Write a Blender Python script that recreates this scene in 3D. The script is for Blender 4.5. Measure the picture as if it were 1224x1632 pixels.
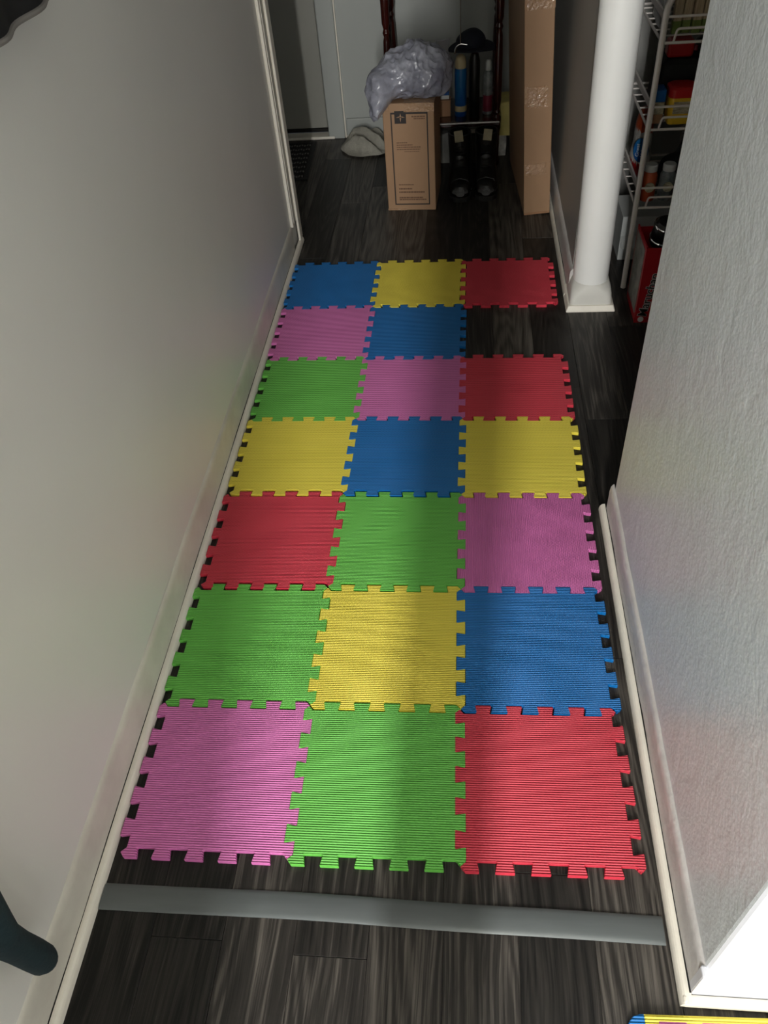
import bpy, bmesh, math, random
from mathutils import Vector, Matrix, noise

random.seed(7)
for o in list(bpy.data.objects):
    bpy.data.objects.remove(o, do_unlink=True)
scene = bpy.context.scene
COL = scene.collection
PI = math.pi

# ------------------------------------------------------------------ camera
cam_d = bpy.data.cameras.new('camera')
cam_d.sensor_fit = 'HORIZONTAL'
cam_d.sensor_width = 36.0
cam_d.lens = 1251.91 / 1224 * 36.0
cam_d.clip_start = 0.02
cam = bpy.data.objects.new('camera', cam_d)
COL.objects.link(cam)
_p, _y, _r = 0.788539, -0.144307, 0.098163
_f = Vector((math.sin(_y) * math.cos(_p), math.cos(_y) * math.cos(_p), -math.sin(_p)))
_rt = Vector((math.cos(_y), -math.sin(_y), 0))
_dn = _f.cross(_rt)
_r2 = _rt * math.cos(_r) + _dn * math.sin(_r)
_d2 = -_rt * math.sin(_r) + _dn * math.cos(_r)
_m = Matrix((_r2, -_d2, -_f)).transposed()
cam.matrix_world = Matrix.Translation((0.155768, -0.512332, 1.38534)) @ _m.to_4x4()
scene.camera = cam

# ------------------------------------------------------------------ world and lights
world = bpy.data.worlds.new('world')
scene.world = world
world.use_nodes = True
world.node_tree.nodes['Background'].inputs[0].default_value = (0.75, 0.85, 1.0, 1)
world.node_tree.nodes['Background'].inputs[1].default_value = 0.4


def area(name, loc, rot, sx, sy, power, color):
    d = bpy.data.lights.new(name, 'AREA')
    d.shape = 'RECTANGLE'
    d.size, d.size_y = sx, sy
    d.energy = power
    d.color = color
    o = bpy.data.objects.new(name, d)
    o.location = loc
    o.rotation_euler = rot
    COL.objects.link(o)
    return o


# daylight through the narrow window in the back wall of the room behind the camera
area('daylight_narrow_window', (0.03, -2.40, 1.55), (PI / 2, 0, 0), 0.10, 1.25, 76, (1.0, 0.985, 0.96))
# added fill lamp at the made-up wide window beside it
area('fill_wide_window', (1.55, -2.40, 0.95), (PI / 2, 0, 0), 1.15, 1.40, 20, (0.98, 0.99, 1.0))

scene.view_settings.view_transform = 'Standard'
scene.view_settings.look = 'None'
scene.view_settings.gamma = 1.0
scene.view_settings.use_curve_mapping = False
scene.view_settings.exposure = 0.5
scene.cycles.use_denoising = True
scene.cycles.max_bounces = 8
scene.cycles.diffuse_bounces = 5


# ------------------------------------------------------------------ materials
def lin(c):
    out = []
    for v in c:
        v = v / 255.0
        out.append(v / 12.92 if v <= 0.04045 else ((v + 0.055) / 1.055) ** 2.4)
    return tuple(out) + (1.0,)


class NT:
    def __init__(self, name):
        self.m = bpy.data.materials.new(name)
        self.m.use_nodes = True
        self.t = self.m.node_tree
        self.b = self.t.nodes['Principled BSDF']

    def n(self, typ, **kw):
        nd = self.t.nodes.new(typ)
        for k, v in kw.items():
            if k.startswith('i_'):
                nd.inputs[k[2:].replace('_', ' ')].default_value = v
            else:
                setattr(nd, k, v)
        return nd

    def l(self, a, ai, b, bi):
        self.t.links.new(a.outputs[ai], b.inputs[bi])

    def coord(self, scale=(1, 1, 1), rnd=False, rot=(0, 0, 0)):
        tc = self.n('ShaderNodeTexCoord')
        mp = self.n('ShaderNodeMapping')
        mp.inputs['Scale'].default_value = scale
        mp.inputs['Rotation'].default_value = rot
        self.l(tc, 'Object', mp, 'Vector')
        if rnd:
            oi = self.n('ShaderNodeObjectInfo')
            mu = self.n('ShaderNodeMath', operation='MULTIPLY')
            mu.inputs[1].default_value = 37.0
            self.l(oi, 'Random', mu, 0)
            self.l(mu, 0, mp, 'Location')
        return mp

    def math(self, op, a, b=None):
        nd = self.n('ShaderNodeMath', operation=op)
        for i, v in enumerate((a, b)):
            if v is None:
                continue
            if isinstance(v, (int, float)):
                nd.inputs[i].default_value = v
            else:
                self.t.links.new(v, nd.inputs[i])
        return nd.outputs[0]

    def bump(self, sock, strength=0.3, dist=0.002):
        bp = self.n('ShaderNodeBump')
        bp.inputs['Strength'].default_value = strength
        bp.inputs['Distance'].default_value = dist
        self.t.links.new(sock, bp.inputs['Height'])
        self.l(bp, 'Normal', self.b, 'Normal')
        return bp


def mat(name, rgb, rough=0.6, metal=0.0, spec=0.5, var=0.0, vscale=8.0, bump=0.0, bscale=60.0, bdist=0.002,
        trans=0.0, coat=0.0, rgb2=None, stretch=(1, 1, 1)):
    k = NT(name)
    b = k.b
    b.inputs['Roughness'].default_value = rough
    b.inputs['Metallic'].default_value = metal
    b.inputs['Specular IOR Level'].default_value = spec
    if trans:
        b.inputs['Transmission Weight'].default_value = trans
    if coat:
        b.inputs['Coat Weight'].default_value = coat
        b.inputs['Coat Roughness'].default_value = 0.15
    c = lin(rgb)
    if var or rgb2:
        mp = k.coord(stretch)
        ns = k.n('ShaderNodeTexNoise', i_Scale=vscale, i_Detail=5.0, i_Roughness=0.6)
        k.l(mp, 0, ns, 'Vector')
        cr = k.n('ShaderNodeValToRGB')
        lo = lin(rgb2) if rgb2 else tuple(x * (1 - var) for x in c[:3]) + (1,)
        hi = c if rgb2 else tuple(min(1, x * (1 + var)) for x in c[:3]) + (1,)
        cr.color_ramp.elements[0].position = 0.3
        cr.color_ramp.elements[1].position = 0.7
        cr.color_ramp.elements[0].color = lo
        cr.color_ramp.elements[1].color = hi
        k.l(ns, 'Fac', cr, 'Fac')
        k.l(cr, 'Color', b, 'Base Color')
    else:
        b.inputs['Base Color'].default_value = c
    if bump:
        mp2 = k.coord()
        n2 = k.n('ShaderNodeTexNoise', i_Scale=bscale, i_Detail=4.0)
        k.l(mp2, 0, n2, 'Vector')
        k.bump(n2.outputs['Fac'], bump, bdist)
    return k.m


def foam_mat(name, rgb, turn=False):
    """EVA foam with the pressed basket-weave ribs of a play mat."""
    k = NT(name)
    b = k.b
    b.inputs['Base Color'].default_value = lin(rgb)
    b.inputs['Roughness'].default_value = 0.5
    b.inputs['Specular IOR Level'].default_value = 0.45
    mp = k.coord(rot=(0, 0, PI / 2 if turn else 0))
    sp = k.n('ShaderNodeSeparateXYZ')
    k.l(mp, 0, sp, 0)
    ph = 2 * PI / 0.0043
    sy = k.math('SINE', k.math('MULTIPLY', sp.outputs['Y'], ph))
    row = k.math('FLOOR', k.math('MULTIPLY', sp.outputs['Y'], 1 / 0.0043))
    sx = k.math('SINE', k.math('ADD', k.math('MULTIPLY', sp.outputs['X'], 2 * PI / 0.0085), k.math('MULTIPLY', row, PI)))
    h = k.math('ADD', sy, k.math('MULTIPLY', sx, 0.3))
    ns = k.n('ShaderNodeTexNoise', i_Scale=9.0, i_Detail=1.0)
    k.l(mp, 0, ns, 'Vector')
    h = k.math('ADD', h, k.math('MULTIPLY', ns.outputs['Fac'], 14.0))
    k.bump(h, 0.9, 0.0009)
    return k.m


def wood_floor():
    k = NT('dark_vinyl_plank')
    b = k.b
    mp = k.coord((1, 1, 1), rnd=True)
    # slow sideways drift bends the grain lines
    dm_ = k.n('ShaderNodeMapping')
    dm_.inputs['Scale'].default_value = (7, 2.2, 1)
    k.l(mp, 0, dm_, 'Vector')
    dn = k.n('ShaderNodeTexNoise', i_Scale=1.0, i_Detail=2.0)
    k.l(dm_, 0, dn, 'Vector')
    sp = k.n('ShaderNodeSeparateXYZ')
    k.l(mp, 0, sp, 0)
    wx = k.math('ADD', sp.outputs['X'], k.math('MULTIPLY', dn.outputs['Fac'], 0.045))
    cb = k.n('ShaderNodeCombineXYZ')
    k.t.links.new(wx, cb.inputs['X'])
    k.l(sp, 'Y', cb, 'Y')
    mv = k.n('ShaderNodeMapping')
    mv.inputs['Scale'].default_value = (95, 2.2, 1)
    k.l(cb, 0, mv, 'Vector')
    n1 = k.n('ShaderNodeTexNoise', i_Scale=1.0, i_Detail=6.0, i_Roughness=0.7)
    k.l(mv, 0, n1, 'Vector')
    m2 = k.n('ShaderNodeMapping')
    m2.inputs['Scale'].default_value = (380, 9, 1)
    k.l(cb, 0, m2, 'Vector')
    n2 = k.n('ShaderNodeTexNoise', i_Scale=1.0, i_Detail=3.0)
    k.l(m2, 0, n2, 'Vector')
    # cathedral grain: contour lines of a stretched noise
    m3 = k.n('ShaderNodeMapping')
    m3.inputs['Scale'].default_value = (9, 0.9, 1)
    k.l(mp, 0, m3, 'Vector')
    wv = k.n('ShaderNodeTexNoise', i_Scale=1.0, i_Detail=1.5)
    k.l(m3, 0, wv, 'Vector')
    rings = k.math('SINE', k.math('MULTIPLY', wv.outputs['Fac'], 120.0))
    oi = k.n('ShaderNodeObjectInfo')
    tone = k.math('MULTIPLY', k.math('SUBTRACT', oi.outputs['Random'], 0.5), 0.34)
    f = k.math('ADD', k.math('MULTIPLY', n1.outputs['Fac'], 0.85), k.math('MULTIPLY', n2.outputs['Fac'], 0.45))
    f = k.math('ADD', f, k.math('MULTIPLY', rings, 0.07))
    f = k.math('ADD', k.math('SUBTRACT', f, 0.16), tone)
    cr = k.n('ShaderNodeValToRGB')
    e = cr.color_ramp.elements
    e[0].position = 0.22
    e[0].color = lin((15, 14, 13))
    e[1].position = 0.84
    e[1].color = lin((100, 95, 88))
    mid = cr.color_ramp.elements.new(0.5)
    mid.color = lin((44, 41, 38))
    k.t.links.new(f, cr.inputs['Fac'])
    k.l(cr, 'Color', b, 'Base Color')
    rr = k.math('ADD', k.math('MULTIPLY', n2.outputs['Fac'], 0.2), 0.30)
    k.t.links.new(rr, b.inputs['Roughness'])
    b.inputs['Specular IOR Level'].default_value = 0.28
    k.bump(f, 0.25, 0.001)
    return k.m


def plaster(name, rgb, rough, big=0.4, fine=0.3, smear=0.05):
    k = NT(name)
    b = k.b
    b.inputs['Roughness'].default_value = rough
    mp = k.coord()
    n0 = k.n('ShaderNodeTexNoise', i_Scale=2.2, i_Detail=5.0)
    k.l(mp, 0, n0, 'Vector')
    cr = k.n('ShaderNodeValToRGB')
    c = lin(rgb)
    cr.color_ramp.elements[0].color = tuple(x * (1 - smear) for x in c[:3]) + (1,)
    cr.color_ramp.elements[1].color = tuple(min(1, x * (1 + smear)) for x in c[:3]) + (1,)
    cr.color_ramp.elements[0].position = 0.35
    cr.color_ramp.elements[1].position = 0.65
    k.l(n0, 'Fac', cr, 'Fac')
    k.l(cr, 'Color', b, 'Base Color')
    n1 = k.n('ShaderNodeTexNoise', i_Scale=16.0, i_Detail=3.0, i_Distortion=0.5)
    n2 = k.n('ShaderNodeTexNoise', i_Scale=130.0, i_Detail=3.0)
    k.l(mp, 0, n1, 'Vector')
    k.l(mp, 0, n2, 'Vector')
    h = k.math('ADD', k.math('MULTIPLY', n1.outputs['Fac'], big), k.math('MULTIPLY', n2.outputs['Fac'], fine))
    k.bump(h, 0.5, 0.004)
    return k.m


M = {}
M['wall_left'] = plaster('greige_wall_paint', (218, 217, 211), 0.42, 0.10, 0.06, 0.02)
M['wall_grey'] = plaster('grey_rough_wall_paint', (208, 213, 215), 0.36, 0.9, 0.42, 0.04)
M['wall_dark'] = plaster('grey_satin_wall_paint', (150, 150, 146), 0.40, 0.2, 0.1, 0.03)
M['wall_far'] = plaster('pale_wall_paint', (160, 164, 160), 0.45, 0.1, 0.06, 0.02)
M['wall_white'] = plaster('white_wall_paint', (206, 208, 214), 0.45, 0.2, 0.1, 0.02)
M['ceiling'] = plaster('ceiling_paint', (214, 212, 206), 0.8, 0.1, 0.1, 0.01)
M['trim'] = mat('worn_white_trim', (226, 221, 208), 0.4, var=0.06, vscale=14, bump=0.15, bscale=40)
M['trim_grey'] = mat('grey_painted_trim', (194, 191, 188), 0.38, var=0.10, vscale=16, bump=0.5, bscale=55, bdist=0.003)
M['trim_left'] = mat('greige_painted_baseboard', (218, 216, 203), 0.42, rgb2=(194, 189, 178), vscale=7, bump=0.25, bscale=30)
M['gap'] = mat('dark_gap', (22, 20, 19), 0.9)
M['floor'] = wood_floor()
M['white_post'] = mat('white_gloss_post', (234, 235, 232), 0.32, var=0.02, vscale=6, bump=0.12, bscale=12)
M['door'] = mat('grey_door_paint', (146, 146, 138), 0.4, var=0.03, vscale=3)
M['black'] = mat('matte_black', (16, 16, 17), 0.7)
M['blackgloss'] = mat('black_leather', (15, 15, 15), 0.38, bump=0.25, bscale=220)
M['rubber'] = mat('black_rubber', (20, 20, 20), 0.6)
M['card'] = mat('cardboard', (152, 120, 90), 0.62, var=0.05, vscale=5, bump=0.08, bscale=90)
M['card_side'] = mat('cardboard_brown_kraft', (150, 112, 80), 0.7, var=0.05, vscale=5)  # slightly browner kraft tone for the small boxes and a flap
M['tape'] = mat('clear_tape', (158, 126, 96), 0.07, spec=0.9, bump=0.9, bscale=90, bdist=0.006)
M['ink'] = mat('black_ink', (34, 28, 26), 0.6)
M['inkbrown'] = mat('faded_ink', (96, 66, 46), 0.6)
M['bag'] = mat('grey_plastic_bag', (158, 160, 170), 0.20, spec=0.6, rgb2=(112, 114, 128), vscale=12, bump=0.6, bscale=45, bdist=0.006)
M['mahogany'] = mat('mahogany_lacquer', (52, 16, 12), 0.15, spec=0.6, var=0.3, vscale=10, coat=0.4)
M['chrome'] = mat('chrome', (220, 220, 220), 0.08, metal=1.0)
M['towel'] = mat('white_terry_cloth', (206, 203, 190), 0.95, var=0.12, vscale=40, bump=0.9, bscale=220, bdist=0.004)
M['rack'] = mat('white_coated_wire', (214, 208, 202), 0.35)
M['strip'] = mat('grey_satin_strip', (98, 103, 103), 0.26, metal=0.3, var=0.05, vscale=8, stretch=(1, 8, 1))
M['teal'] = mat('dark_teal_plush', (8, 34, 40), 0.9, var=0.25, vscale=22, bump=0.5, bscale=120)
FOAM = {'blue': (4, 108, 180), 'yellow': (236, 218, 76), 'red': (208, 54, 72), 'green': (104, 190, 76), 'pink': (214, 116, 180)}
for kf, v in FOAM.items():
    M[kf] = foam_mat('foam_' + kf, v)
    M[kf + '_t'] = foam_mat('foam_' + kf + '_crosswise', v, True)


# ------------------------------------------------------------------ mesh helpers
def link(name, bm, m, parent=None, smooth=False):
    me = bpy.data.meshes.new(name)
    bmesh.ops.recalc_face_normals(bm, faces=bm.faces)
    bm.to_mesh(me)
    bm.free()
    for mm in (m if isinstance(m, (list, tuple)) else [m]):
        me.materials.append(M[mm] if isinstance(mm, str) else mm)
    if smooth:
        me.shade_smooth()
        me.set_sharp_from_angle(angle=0.6)
    o = bpy.data.objects.new(name, me)
    COL.objects.link(o)
    if parent is not None:
        o.parent = parent
    return o


def empty(name, loc=(0, 0, 0), rz=0.0):
    o = bpy.data.objects.new(name, None)
    o.empty_display_size = 0.05
    o.location = loc
    o.rotation_euler = (0, 0, rz)
    COL.objects.link(o)
    return o


def tag(o, label=None, cat=None, group=None, kind=None):
    if label:
        o['label'] = label
    if cat:
        o['category'] = cat
    if group:
        o['group'] = group
    if kind:
        o['kind'] = kind
    return o


def box(bm, x0, x1, y0, y1, z0, z1, bev=0.0, mtx=None):
    r = bmesh.ops.create_cube(bm, size=1)
    vs = r['verts']
    for v in vs:
        v.co = Vector(((x0 + x1) / 2 + v.co.x * (x1 - x0), (y0 + y1) / 2 + v.co.y * (y1 - y0), (z0 + z1) / 2 + v.co.z * (z1 - z0)))
    if mtx is not None:
        for v in vs:
            v.co = mtx @ v.co
    if bev > 0:
        es = list({e for v in vs for e in v.link_edges})
        bmesh.ops.bevel(bm, geom=es, offset=bev, segments=2, affect='EDGES', profile=0.5)
    return vs


def nbox(name, m, parent, x0, x1, y0, y1, z0, z1, bev=0.0):
    bm = bmesh.new()
    box(bm, x0, x1, y0, y1, z0, z1, bev)
    return link(name, bm, m, parent)


def lathe(bm, prof, seg=20, c=(0, 0, 0), sx=1.0, sy=1.0, mtx=None):
    """prof: list of (radius, z); closed at both ends."""
    rings = []
    for r, z in prof:
        ring = []
        for i in range(seg):
            a = 2 * PI * i / seg
            co = Vector((c[0] + r * math.cos(a) * sx, c[1] + r * math.sin(a) * sy, c[2] + z))
            ring.append(bm.verts.new(mtx @ co if mtx is not None else co))
        rings.append(ring)
    for a, b in zip(rings, rings[1:]):
        for i in range(seg):
            bm.faces.new((a[i], a[(i + 1) % seg], b[(i + 1) % seg], b[i]))
    bm.faces.new(rings[0][::-1])
    bm.faces.new(rings[-1])
    return rings


def tube(bm, pts, rad, seg=8):
    pts = [Vector(p) for p in pts]
    rads = rad if isinstance(rad, (list, tuple)) else [rad] * len(pts)
    rings = []
    up = None
    for i, p in enumerate(pts):
        d = (pts[min(i + 1, len(pts) - 1)] - pts[max(i - 1, 0)]).normalized()
        if up is None:
            up = Vector((0, 0, 1)) if abs(d.z) < 0.9 else Vector((1, 0, 0))
        u = (up - d * up.dot(d)).normalized()
        w = d.cross(u)
        up = u
        rings.append([bm.verts.new(p + (u * math.cos(2 * PI * k / seg) + w * math.sin(2 * PI * k / seg)) * rads[i]) for k in range(seg)])
    for a, b in zip(rings, rings[1:]):
        for k in range(seg):
            bm.faces.new((a[k], a[(k + 1) % seg], b[(k + 1) % seg], b[k]))
    bm.faces.new(rings[0][::-1])
    bm.faces.new(rings[-1])


def rounded(pts, r, n=5):
    """polyline with rounded inner corners"""
    pts = [Vector(p) for p in pts]
    out = [pts[0]]
    for a, b, c in zip(pts, pts[1:], pts[2:]):
        d1 = (a - b).normalized()
        d2 = (c - b).normalized()
        p1, p2 = b + d1 * r, b + d2 * r
        for i in range(n + 1):
            t = i / n
            out.append(p1 * (1 - t) ** 2 + b * 2 * t * (1 - t) + p2 * t * t)
    out.append(pts[-1])
    return out


def extrude_profile(bm, prof, path):
    """prof: closed list of (u, v); path: list of functions or frames (origin, uaxis, vaxis)."""
    rings = []
    for o, ua, va in path:
        rings.append([bm.verts.new(Vector(o) + Vector(ua) * u + Vector(va) * v) for u, v in prof])
    n = len(prof)
    for a, b in zip(rings, rings[1:]):
        for i in range(n):
            bm.faces.new((a[i], a[(i + 1) % n], b[(i + 1) % n], b[i]))
    bm.faces.new(rings[0][::-1])
    bm.faces.new(rings[-1])


def prism(bm, poly, z0, z1, top_inset=0.0, inset_h=0.0):
    """closed polygon (x, y) extruded in z, with a softened top edge"""
    n = len(poly)
    lay = [[bm.verts.new((x, y, z0)) for x, y in poly]]
    if top_inset > 0:
        lay.append([bm.verts.new((x, y, z1 - inset_h)) for x, y in poly])
        ins = []
        for i in range(n):
            p0, p1, p2 = Vector(poly[i - 1]), Vector(poly[i]), Vector(poly[(i + 1) % n])
            e1, e2 = (p1 - p0).normalized(), (p2 - p1).normalized()
            n1, n2 = Vector((-e1.y, e1.x)), Vector((-e2.y, e2.x))
            b = n1 + n2
            if b.length < 1e-6:
                b = n1
            b = b.normalized()
            s = top_inset / max(0.45, b.dot(n1))
            ins.append(p1 + b * s)
        lay.append([bm.verts.new((p.x, p.y, z1)) for p in ins])
    else:
        lay.append([bm.verts.new((x, y, z1)) for x, y in poly])
    for a, b in zip(lay, lay[1:]):
        for i in range(n):
            bm.faces.new((a[i], a[(i + 1) % n], b[(i + 1) % n], b[i]))
    bm.faces.new(lay[0][::-1])
    bm.faces.new(lay[-1])


def blob(bm, center, lobes, amp=0.01, freq=14.0, sub=4, flat=None, seed=0.0, ridged=True):
    """star-shaped smooth union of ellipsoids (cx,cy,cz,rx,ry,rz) seen from center"""
    r = bmesh.ops.create_icosphere(bm, subdivisions=sub, radius=1.0)
    c = Vector(center)

    def field(p):
        s = 0.0
        for (x, y, z, rx, ry, rz) in lobes:
            d2 = ((p.x - x) / rx) ** 2 + ((p.y - y) / ry) ** 2 + ((p.z - z) / rz) ** 2
            s += math.exp(-2.2 * (d2 - 1.0))
        return s - 1.0
    for v in r['verts']:
        d = v.co.normalized()
        lo, hi = 0.0, 0.02
        while field(c + d * hi) > 0 and hi < 1:
            hi *= 1.3
        for _ in range(22):
            mid = (lo + hi) / 2
            if field(c + d * mid) > 0:
                lo = mid
            else:
                hi = mid
        p = c + d * lo
        q = p * freq + Vector((seed, seed * 1.7, -seed))
        nv = noise.noise(q)
        if ridged:
            nv = (1 - abs(nv) * 2.2) * 0.6 + 0.4 * noise.noise(q * 2.3)
        p = p + d * amp * nv
        if flat is not None and p.z < flat:
            p.z = flat + (p.z - flat) * 0.03
        v.co = p
    return r['verts']


# ------------------------------------------------------------------ the setting
XL, XR = -0.480, 0.503          # faces of the two hall walls
ZC = 2.40
floor = nbox('floor', 'floor', None, -1.45, 2.70, -2.55, 3.55, -0.10, -0.0035)
tag(floor, 'dark grey-brown wood-look plank floor', kind='structure')
PW, PL = 0.12, 0.92
bm = bmesh.new()
box(bm, -PW / 2 + 0.0004, PW / 2 - 0.0004, -PL / 2 + 0.0005, PL / 2 - 0.0005, -0.004, 0.0, 0.0006)
plank0 = link('plank', bm, 'floor', floor)
first = True
rp = random.Random(3)
for i in range(-8, 12):
    off = {-4: -0.595, -3: -0.135, 4: 0.33}.get(i, rp.uniform(0, PL))
    off = off % PL
    if i == 4:
        off = 1.21 % PL
    if i == 5:
        off = (1.21 + 0.46) % PL
    for j in range(-2, 5):
        yc = off + (j - 0.5) * PL
        if yc + PL / 2 < -0.9 or yc - PL / 2 > 3.38:
            continue
        if i * PW > 1.3 or (i * PW < -1.0):
            continue
        o = plank0 if first else plank0.copy()
        if not first:
            COL.objects.link(o)
            o.parent = floor
        first = False
        o.location = (0.005 + PW / 2 + i * PW, yc, 0)
ceil = nbox('ceiling', 'ceiling', None, -1.45, 2.70, -2.55, 3.55, ZC, ZC + 0.08)
tag(ceil, 'plain pale ceiling', kind='structure')


def wall(name, m, x0, x1, y0, y1, label, z0=-0.004, z1=ZC, bev=0.0):
    o = nbox(name, m, None, x0, x1, y0, y1, z0, z1, bev)
    return tag(o, label, kind='structure')


wall('wall_left', 'wall_left', XL - 0.12, XL, -2.5, 2.30, 'long greige hall wall on the left')
# near right wall with softly rounded corners; its end face is painted white
bm = bmesh.new()
box(bm, XR, 2.66, -0.165, 0.84, -0.004, ZC, 0.0)
es = [e for e in bm.edges if abs(e.verts[0].co.z - e.verts[1].co.z) > 1 and e.verts[0].co.x < 1]
bmesh.ops.bevel(bm, geom=es, offset=0.012, segments=4, affect='EDGES', profile=0.5)
bm.normal_update()
for f in bm.faces:
    if f.calc_center_median().y < -0.158:
        f.material_index = 1
w = link('wall_right', bm, ['wall_grey', 'wall_white'])
tag(w, 'grey rough-plastered wall on the right, white on its near face', kind='structure')
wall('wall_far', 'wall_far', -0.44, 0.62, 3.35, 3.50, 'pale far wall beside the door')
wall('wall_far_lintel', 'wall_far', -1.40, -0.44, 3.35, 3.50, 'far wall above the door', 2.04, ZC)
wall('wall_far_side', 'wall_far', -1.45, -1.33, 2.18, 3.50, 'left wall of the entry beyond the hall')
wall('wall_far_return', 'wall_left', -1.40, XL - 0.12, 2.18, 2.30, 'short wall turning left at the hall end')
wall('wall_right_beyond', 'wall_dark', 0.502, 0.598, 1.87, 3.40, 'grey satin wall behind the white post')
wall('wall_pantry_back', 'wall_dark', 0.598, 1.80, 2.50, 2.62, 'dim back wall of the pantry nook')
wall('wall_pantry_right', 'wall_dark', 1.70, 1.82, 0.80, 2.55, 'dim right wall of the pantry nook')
# room behind the camera
wall('wall_room_right', 'wall_left', 2.60, 2.70, -2.5, -0.15, 'right wall of the room behind the viewer')
for a, b, z0, z1, lb in ((-0.60, -0.07, -0.004, ZC, 'left of the narrow window'), (0.13, 0.95, -0.004, ZC, 'between the two windows'), (2.15, 2.70, -0.004, ZC, 'right of the wide window'),
                         (-0.07, 0.13, -0.004, 0.9, 'below the narrow window'), (-0.07, 0.13, 2.32, ZC, 'above the narrow window'), (0.95, 2.15, -0.004, 0.2, 'below the wide window'), (0.95, 2.15, 1.7, ZC, 'above the wide window')):
    wall('wall_back', 'wall_left', a, b, -2.55, -2.45, 'back wall of the room, part ' + lb, z0, z1)


def window(name, horiz, c, w, z0, z1, label):
    e = tag(empty(name, c), label, kind='structure')
    bm = bmesh.new()
    t = 0.03
    for a, b, zz0, zz1 in ((-w / 2, -w / 2 + t, z0, z1), (w / 2 - t, w / 2, z0, z1), (-w / 2 + t, w / 2 - t, z0, z0 + t), (-w / 2 + t, w / 2 - t, z1 - t, z1)):
        if horiz:
            box(bm, a, b, -0.03, 0.03, zz0, zz1)
        else:
            box(bm, -0.03, 0.03, a, b, zz0, zz1)
    link('window_frame', bm, 'trim', e)
    bm = bmesh.new()
    if horiz:
        box(bm, -w / 2 + t, w / 2 - t, -0.004, 0.004, z0 + t, z1 - t)
    else:
        box(bm, -0.004, 0.004, -w / 2 + t, w / 2 - t, z0 + t, z1 - t)
    link('pane', bm, mat('window_glass', (255, 255, 255), 0.02, trans=1.0), e)


window('window_1', True, (0.03, -2.5, 0), 0.20, 0.9, 2.32, 'narrow tall window behind the viewer')
window('window_fill', True, (1.55, -2.5, 0), 1.20, 0.20, 1.70, 'added wide fill window behind the viewer')  # unseen window, added to go with the fill lamp


# baseboards with shoe moulding
def baseboard(name, xw, side, y0, y1, bh, bt, shoe_w, shoe_h, mb, ms, label, holes, shoe_y1=None):
    e = tag(empty(name, (0, 0, 0)), label, kind='structure')
    s = side
    prof = [(0, 0), (bt, 0), (bt, bh - 0.018), (bt * 0.8, bh - 0.006), (bt * 0.35, bh), (0, bh + 0.002)]
    bm = bmesh.new()
    ny = 24
    path = []
    for i in range(ny + 1):
        y = y0 + (y1 - y0) * i / ny
        wob = 0.0022 * noise.noise(Vector((y * 9, 3.1 * s, 0)))
        path.append(((xw + wob * s, y, 0), (s, 0, 0), (0, 0, 1)))
    extrude_profile(bm, prof, path)
    link('board', bm, mb, e, True)
    q = [(bt - 0.001, 0)] + [(bt + shoe_w * (1 - 0.10 * (1 - math.cos(a))) * (1 if a < 0.01 else math.cos(a) ** 0.5), shoe_h * math.sin(a)) for a in (0, 0.3, 0.6, 0.9, 1.2, 1.45)] + [(bt - 0.001, shoe_h)]
    bm = bmesh.new()
    sy1 = shoe_y1 or y1
    extrude_profile(bm, q, [((xw, y, 0.0005), (s, 0, 0), (0, 0, 1)) for y in (y0 - (0.0145 if name == 'baseboard_right' else 0), sy1)])
    link('shoe_moulding', bm, ms, e)
    bm = bmesh.new()
    box(bm, min(xw + s * (bt - 0.001), xw + s * (bt + 0.0015)), max(xw + s * (bt - 0.001), xw + s * (bt + 0.0015)), y0, sy1, shoe_h - 0.001, shoe_h + 0.0010)
    link('seam', bm, 'gap', e)
    for hy, ht in holes:
        bm = bmesh.new()
        lathe(bm, [(0.0021, -0.002), (0.0021, 0.002)], 8, mtx=Matrix.Translation((xw + s * (bt + shoe_w * 0.62), hy, shoe_h * 0.72)) @ Matrix.Rotation(s * 0.75, 4, 'Y'))
        link('nail_hole', bm, 'gap', e)
    return e


baseboard('baseboard_left', XL, 1, -0.9, 2.20, 0.105, 0.006, 0.0155, 0.019, 'trim_left', 'trim', 'greige baseboard with white shoe moulding along the left wall',
          [(-0.27, 0), (-0.21, 0), (-0.14, 0), (-0.02, 0), (0.05, 0), (0.32, 0), (0.55, 0), (0.82, 0), (1.18, 0)], shoe_y1=2.31)
baseboard('baseboard_right', XR, -1, -0.172, 0.846, 0.098, 0.008, 0.0145, 0.019, 'trim_grey', 'trim', 'grey painted baseboard with white shoe moulding along the right wall',
          [(-0.11, 0), (-0.05, 0), (0.14, 0), (0.33, 0), (0.62, 0)], shoe_y1=0.862)
baseboard('baseboard_right_beyond', 0.502, -1, 1.85, 3.34, 0.10, 0.010, 0.013, 0.018, 'trim_grey', 'trim_left', 'grey baseboard behind the white post', [])
# the return of the right baseboard round the near corner
e = tag(empty('baseboard_near', (0, 0, 0)), 'white baseboard on the near face of the right wall', kind='structure')
bm = bmesh.new()
box(bm, XR - 0.007, 2.2, -0.173, -0.155, 0, 0.10, 0.003)
link('board', bm, 'wall_white', e)
bm = bmesh.new()
box(bm, XR - 0.0195, 2.2, -0.1875, -0.1735, 0, 0.019, 0.004)
link('shoe_moulding', bm, 'trim', e)
# casing at the far end of the left wall
e = tag(empty('trim_1', (XL, 2.26, 0)), 'white door casing at the far end of the left wall', kind='structure')
nbox('casing_board', 'trim', e, 0.0, 0.011, -0.055, 0.03, 0.10, 2.1, 0.003)
nbox('casing_bead', 'trim', e, 0.010, 0.019, 0.005, 0.05, 0.02, 2.1, 0.003)
nbox('casing_groove', 'trim_left', e, 0.010, 0.013, -0.040, -0.010, 0.11, 2.1, 0.001)
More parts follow.
